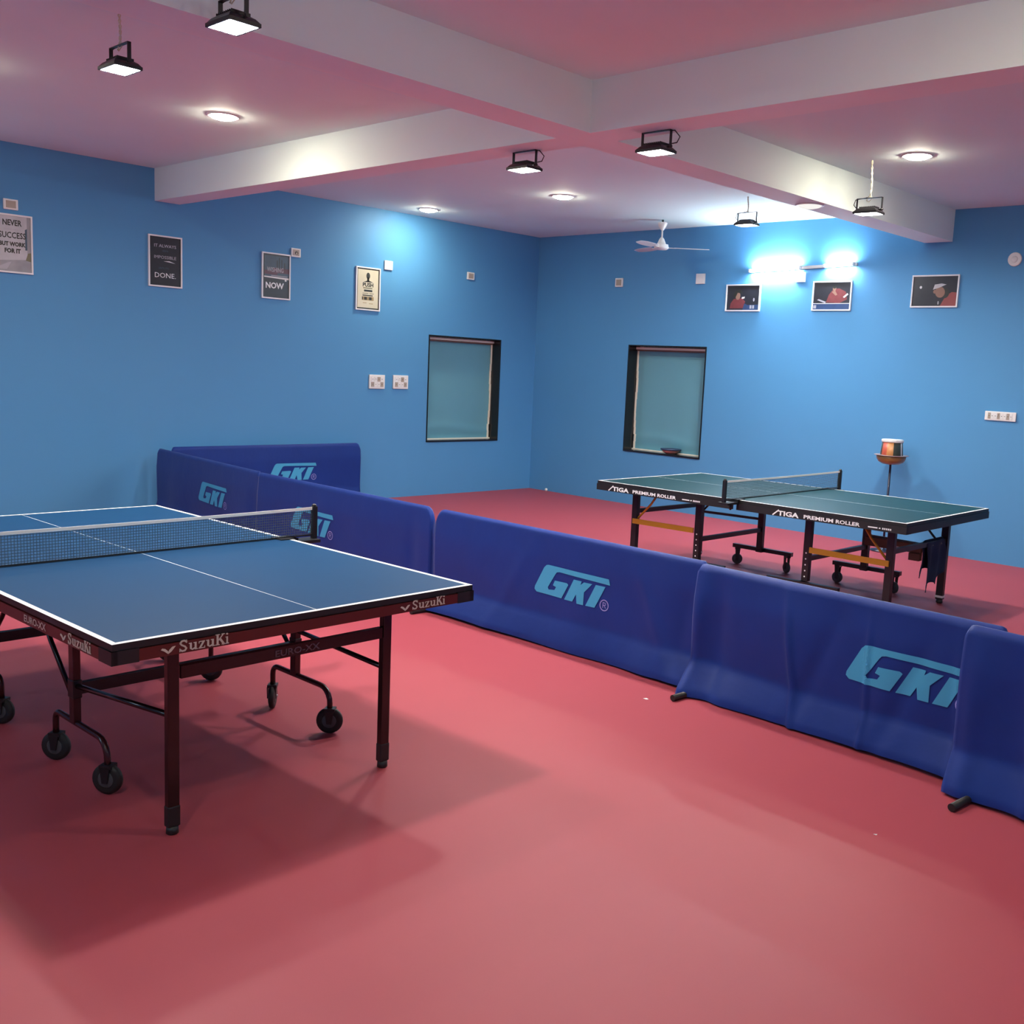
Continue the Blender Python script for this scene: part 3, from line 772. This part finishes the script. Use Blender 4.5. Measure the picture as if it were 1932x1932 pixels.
tube_light('added fill tube light on the left wall behind the left table, outside the photo', (0, -9.6, 2.75), (0,1,0), (1,0,0), ONE)

# ------------------------------------------------------------------ ceiling fan
root = thing('ceiling_fan', 'cream three-bladed ceiling fan hanging near the corner of the back wall', 'ceiling fan', (2.611, -.62, H))
b = MB(); b.tube([(0, 0, 0), (0, 0, -.04)], .012, 'black', 10); b.lathe([(.001, -.030), (.050, -.030), (.056, -.040), (.045, -.075), (.018, -.115), (.010, -.12)], 'fan', 24); b.build('canopy', root)
b = MB(); b.tube([(0, 0, -.11), (0, 0, -.225)], .0095, 'fan', 12); b.build('down_rod', root)
b = MB(); b.lathe([(.012, -.195), (.028, -.215), (.045, -.255), (.050, -.272), (.078, -.276), (.080, -.282), (.078, -.292), (.086, -.300), (.083, -.320), (.060, -.335), (.001, -.340)], 'fan', 30); b.build('motor', root)
for k in range(3):
    a = math.radians(41+120*k)
    mx = Matrix.Rotation(a, 4, 'Z')
    b = MB(mx); b.box((.07, -.018, -.314), (.17, .018, -.309), 'fan')
    pr = []
    n = 10
    for i in range(n+1):
        t = i/n; x = .15+.40*t; hw = .052+.012*math.sin(t*PI)-(0.02*(t**6)); pr.append((x, hw))
    tilt = Matrix.Rotation(math.radians(10), 4, 'X')
    pts = [(x, -w_) for x, w_ in pr]+[(x, w_) for x, w_ in pr[::-1]]
    b2mx = mx @ T(0, 0, -.311) @ tilt
    b.mx = b2mx; b.poly(pts, .003, 'fan'); b.build('blade', root)

# ------------------------------------------------------------------ posters and photographs
def picture(name, label, mx, w, h, cat, group, fr='silver', fw=.014, art=None, bd=None):
    root = thing(name, label, cat, mx.to_translation(), 0, group)
    lm = mx.copy(); lm.translation = (0, 0, 0)
    b = MB(lm)
    for (p, q) in (((0, 0), (w, fw)), ((0, h-fw), (w, h)), ((0, fw), (fw, h-fw)), ((w-fw, fw), (w, h-fw))):
        b.box((p[0], p[1], .001), (q[0], q[1], .022), fr)
    b.build('frame', root)
    b = MB(lm); art(b, w, h, fw); b.build('print', root)
    return root
PZ = .012
def bg(b, w, h, fw, m): b.box((fw, fw, .001), (w-fw, h-fw, PZ), m)
def art1(b, w, h, fw):
    bg(b, w, h, fw, 'p_lgrey')
    b.box((w-.045, fw, PZ), (w-fw, h-fw, PZ+.0004), 'p_grey')
    b.poly([(w-.062, .21), (w-.045, .21), (w-.045, .40), (w-.062, .39)], .0006, 'p_teal', None, PZ)
    b.poly([(w-.06, .12), (w-fw, .11), (w-fw, .19), (w-.04, .185)], .0008, 'p_olive', None, PZ)
    b.poly([(fw, fw), (w-fw, fw), (w-fw, .13), (fw, .10)], .0005, 'p_grey', None, PZ)
    b.poly([(fw, .03), (.13, .09), (.16, .10), (.12, .03)], .0007, 'p_mid', None, PZ)
    z = PZ+.001; c = .172
    b.text('NEVER', c, .415, .052, .0004, 'p_ink', z, None, .03, width=.160, align='CENTER')
    b.text('DREAM ABOUT', c, .375, .014, .0004, 'p_mid', z, None, .0, width=.14, align='CENTER')
    b.text('SUCCESS', c, .305, .054, .0004, 'p_ink', z, None, .02, width=.225, align='CENTER')
    b.text('BUT WORK', c, .235, .040, .0004, 'p_ink', z, None, .05, width=.220, align='CENTER')
    b.text('FOR IT', c, .175, .042, .0004, 'p_ink', z, None, .05, width=.135, align='CENTER')
def art2(b, w, h, fw):
    bg(b, w, h, fw, 'p_dark'); z = PZ+.0005
    b.text('IT ALWAYS', w*.5, .385, .030, .0004, 'p_mid', z, None, .01, width=.225, align='CENTER')
    b.text('SEEMS', w*.5, .345, .014, .0004, 'p_teal', z, None, 0, width=.06, align='CENTER')
    b.text('IMPOSSIBLE', w*.5, .275, .030, .0004, 'p_mid', z, None, .0, width=.225, align='CENTER')
    b.poly([(w*.45, .252), (w*.62, .246), (w*.80, .238), (w*.62, .258)], .0004, 'p_white', None, z)
    b.text("UNTIL IT'S", w*.45, .175, .018, .0004, 'p_teal', z, None, 0, width=.10, align='CENTER')
    b.text('DONE.', w*.5, .090, .048, .0004, 'p_white', z, None, .0, width=.215, align='CENTER')
def art3(b, w, h, fw):
    bg(b, w, h, fw, 'p_dark')
    b.box((fw+.02, h*.47, PZ), (w-fw, h-fw-.015, PZ+.0004), 'p_teal'); z = PZ+.0006
    b.box((fw+.02, h*.53, z), (w*.55, h*.62, z+.0003), 'p_plum'); b.box((w*.4, h*.57, z), (w-fw, h*.68, z+.0004), 'p_plum')
    for k, (x, hh) in enumerate(((.18, .09), (.205, .12), (.235, .10), (.27, .07))): b.box((x, h*.66, z), (x+.012, h*.66+hh, z+.0006), 'p_dark')
    b.text('WISHING', w*.47, h*.585, .050, .0004, 'p_mid', z+.001, None, .01, width=.20, align='CENTER')
    b.poly([(fw+.015, h*.488), (w-fw, h*.478), (w-fw, h*.440), (fw+.015, h*.462)], .0008, 'p_white', None, z)
    b.box((fw+.10, h*.50, z), (w-fw-.02, h*.515, z+.0008), 'p_mid'); b.ellipse(w-.055, h*.422, .012, .010, .0008, 'p_white', z)
    b.text('NOW', w*.46, h*.225, .066, .0004, 'p_white', z, None, .03, width=.22, align='CENTER')
def art4(b, w, h, fw):
    bg(b, w, h, fw, 'p_ink'); b.box((fw+.014, fw+.016, PZ), (w-fw-.012, h-fw-.014, PZ+.0004), 'p_cream'); z = PZ+.0005
    b.ellipse(w*.50, h*.80, .026, .038, .0004, 'p_ink', z); b.box((w*.455, h*.67, z), (w*.545, h*.76, z+.0004), 'p_ink')
    b.poly([(w*.30, h*.655), (w*.42, h*.68), (w*.5, h*.70), (w*.60, h*.68), (w*.72, h*.655)], .0004, 'p_ink', None, z)
    b.text('PUSH', w*.5, h*.545, .048, .0004, 'p_ink', z, None, .04, width=.15, align='CENTER')
    for (x0_, x1_, y0_, y1_, m_) in ((.30, .68, .505, .53, 'p_olive'), (.34, .68, .435, .48, 'p_ink'), (.28, .52, .385, .40, 'p_olive'), (.56, .74, .385, .40, 'p_olive'),
                                  (.28, .70, .335, .36, 'p_ink'), (.26, .74, .235, .32, 'p_tan'), (.26, .30, .245, .31, 'p_ink'), (.35, .46, .245, .31, 'p_ink'), (.55, .66, .245, .31, 'p_ink'),
                                  (.30, .45, .165, .178, 'p_tan'), (.55, .72, .155, .168, 'p_tan')):
        b.box((w*x0_, h*y0_, z), (w*x1_, h*y1_, z+(.0007 if m_ == 'p_ink' else .0004)), m_)
PG = 'framed posters on the left wall'
picture('framed_poster', 'framed grey poster reading NEVER and SUCCESS at the left edge of the photo', LW(-6.818, 2.285), .34, .515, 'poster', PG, art=art1)
picture('framed_poster', 'framed black poster with DONE written at its foot', LW(-5.41, 2.287), .345, .50, 'poster', PG, art=art2)
picture('framed_poster', 'framed dark poster reading NOW under a white stripe', LW(-4.175, 2.272), .345, .487, 'poster', PG, art=art3)
picture('framed_poster', 'framed cream poster with a dark head and shoulders above blocks of text', LW(-2.97, 2.240), .342, .495, 'poster', PG, art=art4)
def ph1(b, w, h, fw):
    bg(b, w, h, fw, 'p_dark'); z = PZ
    b.poly([(.06, fw+.02), (.24, fw+.02), (.27, .11), (.22, .15), (.11, .14), (.07, .09)], .0006, 'p_red', None, z)
    b.ellipse(.165, .175, .033, .045, .001, 'p_skin', z); b.poly([(.10, .17), (.13, .23), (.20, .24), (.22, .20), (.16, .21), (.13, .15)], .0012, 'p_ink', None, z)
    b.poly([(.22, .16), (.26, .165), (.255, .145), (.22, .14)], .001, 'p_white', None, z)
    b.poly([(.24, .10), (.30, .07), (w-fw, .075), (w-fw, fw), (.24, fw)], .0005, 'p_blue', None, z)
    for k in range(2): b.box((.335+.035*k, .030, z), (.36+.035*k, .068, z+.0012), 'p_mid')
    b.ellipse(.385, .13, .010, .02, .001, 'p_mid', z)
def ph2(b, w, h, fw):
    bg(b, w, h, fw, 'p_dark'); z = PZ
    b.poly([(.17, .09), (.33, .08), (.42, .12), (.40, .20), (.32, .235), (.25, .23), (.20, .17)], .0006, 'p_red', None, z)
    b.ellipse(.262, .235, .020, .027, .001, 'p_skin', z); b.ellipse(.262, .250, .020, .016, .0013, 'p_ink', z)
    b.poly([(.23, .20), (.27, .215), (.30, .17), (.28, .16)], .0012, 'p_skin', None, z)
    b.poly([(.06, .115), (.08, .125), (.17, .095), (.16, .080)], .001, 'p_mid', None, z)
    b.poly([(.37, .145), (.385, .135), (.43, .17), (.42, .185)], .001, 'p_white', None, z)
    b.box((fw, .074, z), (w-fw, .080, z+.001), 'p_white'); b.box((fw, fw, z), (w-fw, .074, z+.0008), 'p_blue')
    b.box((.02, .025, z), (.055, .06, z+.001), 'p_mid')
def ph3(b, w, h, fw):
    bg(b, w, h, fw, 'p_dark'); z = PZ
    b.poly([(.31, fw), (w-fw, fw), (w-fw, .145), (.42, .15), (.36, .11)], .0006, 'p_redb', None, z)
    b.ellipse(.30, .150, .050, .055, .0009, 'p_skin', z, rot=.4); b.ellipse(.35, .14, .045, .05, .0008, 'p_ink', z)
    b.poly([(.225, .175), (.24, .225), (.31, .235), (.36, .225), (.29, .195)], .0014, 'p_lgrey', None, z)
    b.ellipse(.245, .155, .016, .018, .0014, 'p_skin', z)
    b.ellipse(.095, .20, .013, .014, .0012, 'p_white', z); b.ellipse(.29, .045, .006, .018, .0012, 'p_mid', z)
PH = 'framed photographs on the back wall'
picture('framed_photograph', 'framed photograph of a red-shirted player leaning, leftmost of the three under the tube light', RW(3.13, 2.435), .47, .305, 'photograph', PH, art=ph1)
picture('framed_photograph', 'framed photograph of a red-shirted player with both arms spread above a blue strip', RW(4.27, 2.44), .47, .315, 'photograph', PH, art=ph2)
picture('framed_photograph', 'framed photograph of a head beside a bright red shoulder, rightmost on the back wall', RW(5.41, 2.472), .49, .32, 'photograph', PH, art=ph3)

# ------------------------------------------------------------------ wall plates and switches
def plate(label, mx, w, h, hole=None):
    root = thing('junction_plate', label, 'junction plate', mx.to_translation(), 0, 'square junction plates high on the walls')
    lm = mx.copy(); lm.translation = (0, 0, 0)
    b = MB(lm); b.box((0, 0, .0005), (w, h, .018), 'plate', bev=.004); b.build('box', root)
    b = MB(lm); b.box((w*.16, h*.16, .018), (w*.84, h*.84, .021), 'plate_d' if hole != 'plain' else 'plate', bev=.001)
    if hole == 'socket':
        b.ellipse(w*.52, h*.46, w*.17, h*.20, .002, 'slot', .021); b.poly([(w*.45, h*.30), (w*.6, h*.34), (w*.55, h*.60)], .003, 'wire', None, .021)
    b.build('cover_plate', root)
plate('square junction plate above the poster reading NEVER', LW(-6.715, 2.838), .122, .092)
plate('square junction plate with a dark hole at the upper right of the poster reading NOW', LW(-3.82, 2.745), .118, .094, 'socket')
plate('bright white junction plate at the upper right of the cream poster', LW(-2.57, 2.735), .118, .105, 'plain')
plate('junction plate alone near the corner, above the window in the left wall', LW(-1.28, 2.745), .118, .092)
plate('dim junction plate on the back wall, closest to the corner', RW(1.41, 2.74), .125, .11)
plate('white junction plate on the back wall below the end of the fan blade', RW(2.68, 2.755), .13, .12, 'plain')
plate('junction plate just below the glowing tube light', RW(4.045, 2.75), .118, .105)
def switchboard(label, mx, w, h, cols, rows, group):
    root = thing('switchboard', label, 'switchboard', mx.to_translation(), 0, group)
    lm = mx.copy(); lm.translation = (0, 0, 0)
    b = MB(lm); b.box((0, 0, .0005), (w, h, .020), 'plate', bev=.004); b.build('back_box', root)
    mw = (w*.80)/cols; mh = (h*.74)/rows
    for r in range(rows):
        for c in range(cols):
            b = MB(lm); x = w*.10+mw*c; y = h*.13+mh*r
            b.box((x+.002, y+.003, .020), (x+mw-.002, y+mh-.003, .0245), 'plate' if (r+c) % 3 else 'plate_d', bev=.001)
            sock = (cols > 5 and c == 3) or (cols <= 5 and r == 1 and c == 1)
            if sock:
                for q in (-1, 1): b.ellipse(x+mw/2+q*mw*.2, y+mh*.40, .003, .004, .001, 'slot', .0245)
                b.ellipse(x+mw/2, y+mh*.68, .004, .005, .001, 'slot', .0245)
            else: b.box((x+mw*.35, y+mh*.46, .0245), (x+mw*.65, y+mh*.54, .0252), 'slot')
            b.build('socket' if sock else 'switch', root)
switchboard('square white switchboard left of its twin, on the left wall below the cream poster', LW(-2.755, 1.33), .225, .165, 4, 2, 'twin switchboards on the left wall')
switchboard('square white switchboard nearer the window in the left wall', LW(-2.405, 1.335), .225, .165, 4, 2, 'twin switchboards on the left wall')
switchboard('long narrow white switchboard at the right of the back wall', RW(6.285, 1.39), .30, .088, 8, 1, 'switchboards on the back wall')
root = thing('round_wall_plate', 'round white plate high on the back wall at the right edge', 'wall plate', (6.415, 0, 2.92))
b = MB(frame((0, 0, 0), (1,0,0), (0,0,1), (0,-1,0))); b.lathe([(.066, .0005), (.066, .010), (.060, .016)], 'plate', 32); b.build('plate', root)
b = MB(frame((0, 0, 0), (1,0,0), (0,0,1), (0,-1,0))); b.lathe([(.030, .016), (.028, .019), (.001, .020)], 'plate', 24); b.build('cap', root)

# ------------------------------------------------------------------ bowl stand by the back wall
sx_, sy_ = 5.515, -.35
root = thing('bowl_stand', 'brown glazed bowl on a thin dark pole beside the back wall', 'bowl stand', (sx_, sy_, 0))
b = MB(); b.tube([(0, 0, .01), (0, 0, .90)], .0115, 'pole', 12); b.build('pole', root)
b = MB(); b.lathe([(.13, 0), (.13, .010), (.02, .022), (.012, .04)], 'pole', 28); b.build('base', root)
b = MB(); b.lathe([(.02, .885), (.085, .892), (.125, .915), (.142, .945), (.148, .975), (.140, .975), (.132, .945), (.115, .925), (.001, .912)], 'wood', 36); bw = b.build('bowl', root)
b = MB(); b.lathe([(.140, .974), (.168, .978), (.170, .984), (.140, .982)], 'lipm', 36); b.build('rim', bw)
root = thing('printed_tub', 'white-topped tub with red and orange print standing in the brown bowl', 'tub', (sx_, sy_, .925))
b = MB(); b.lathe([(.118, 0), (.100, .19)], 'carton_w', 32)
b.bm.faces.ensure_lookup_table()
cmats = ['carton_k', 'carton_w', 'carton_k', 'carton_r', 'carton_r', 'carton_o', 'carton_o', 'carton_k']
for f in b.bm.faces:
    if len(f.verts) == 4:
        c = f.calc_center_median(); a = math.atan2(c.y, c.x); f.material_index = b.mi(cmats[int((a+PI)/(2*PI)*32*.62) % 8])
b.build('tub_wall', root)
b = MB(); b.lathe([(.104, .186), (.108, .190), (.108, .212), (.100, .216), (.001, .216)], 'carton_w', 32); b.build('lid', root)

# bowl on the window sill
root = thing('small_bowl', 'small pink bowl with a dark rim on the sill of the back wall window', 'bowl', (2.385, .085, RWIN[2]+.0225))
b = MB(); b.lathe([(.060, 0), (.105, .03), (.112, .045), (.105, .045), (.06, .012)], 'pink', 30); bq = b.build('body', root)
b = MB(); b.lathe([(.104, .044), (.128, .046), (.130, .062), (.112, .064)], 'dark_blue', 30); b.build('rim', bq)

# small things on the floor
def ball(x, y, label):
    bpy_b = MB(); bm_ = bpy_b.bm; bpy_b.mi('ball'); bmesh.ops.create_uvsphere(bm_, u_segments=20, v_segments=12, radius=.02)
    o = bpy_b.build('table_tennis_ball', None, (x, y, .02), smooth=True); tag(o, label, 'ball', 'white table tennis balls')
ball(.36, -.025, 'white ball on the floor at the foot of the back wall near the corner')
b = MB(); b.poly([(-.014, -.006), (.010, -.009), (.016, .004), (-.004, .010)], .0015, 'white'); o = b.build('paper_scrap', None, (7.03, -6.04, .0005)); tag(o, 'tiny white paper scrap on the red floor just in front of the barriers', 'paper scrap')
b = MB(); b.poly([(-.006, -.004), (.006, -.005), (.005, .006)], .0015, 'white'); o = b.build('paper_scrap', None, (8.62, -6.62, .0005)); tag(o, 'speck of white paper alone on the open red floor at the lower right', 'paper scrap')
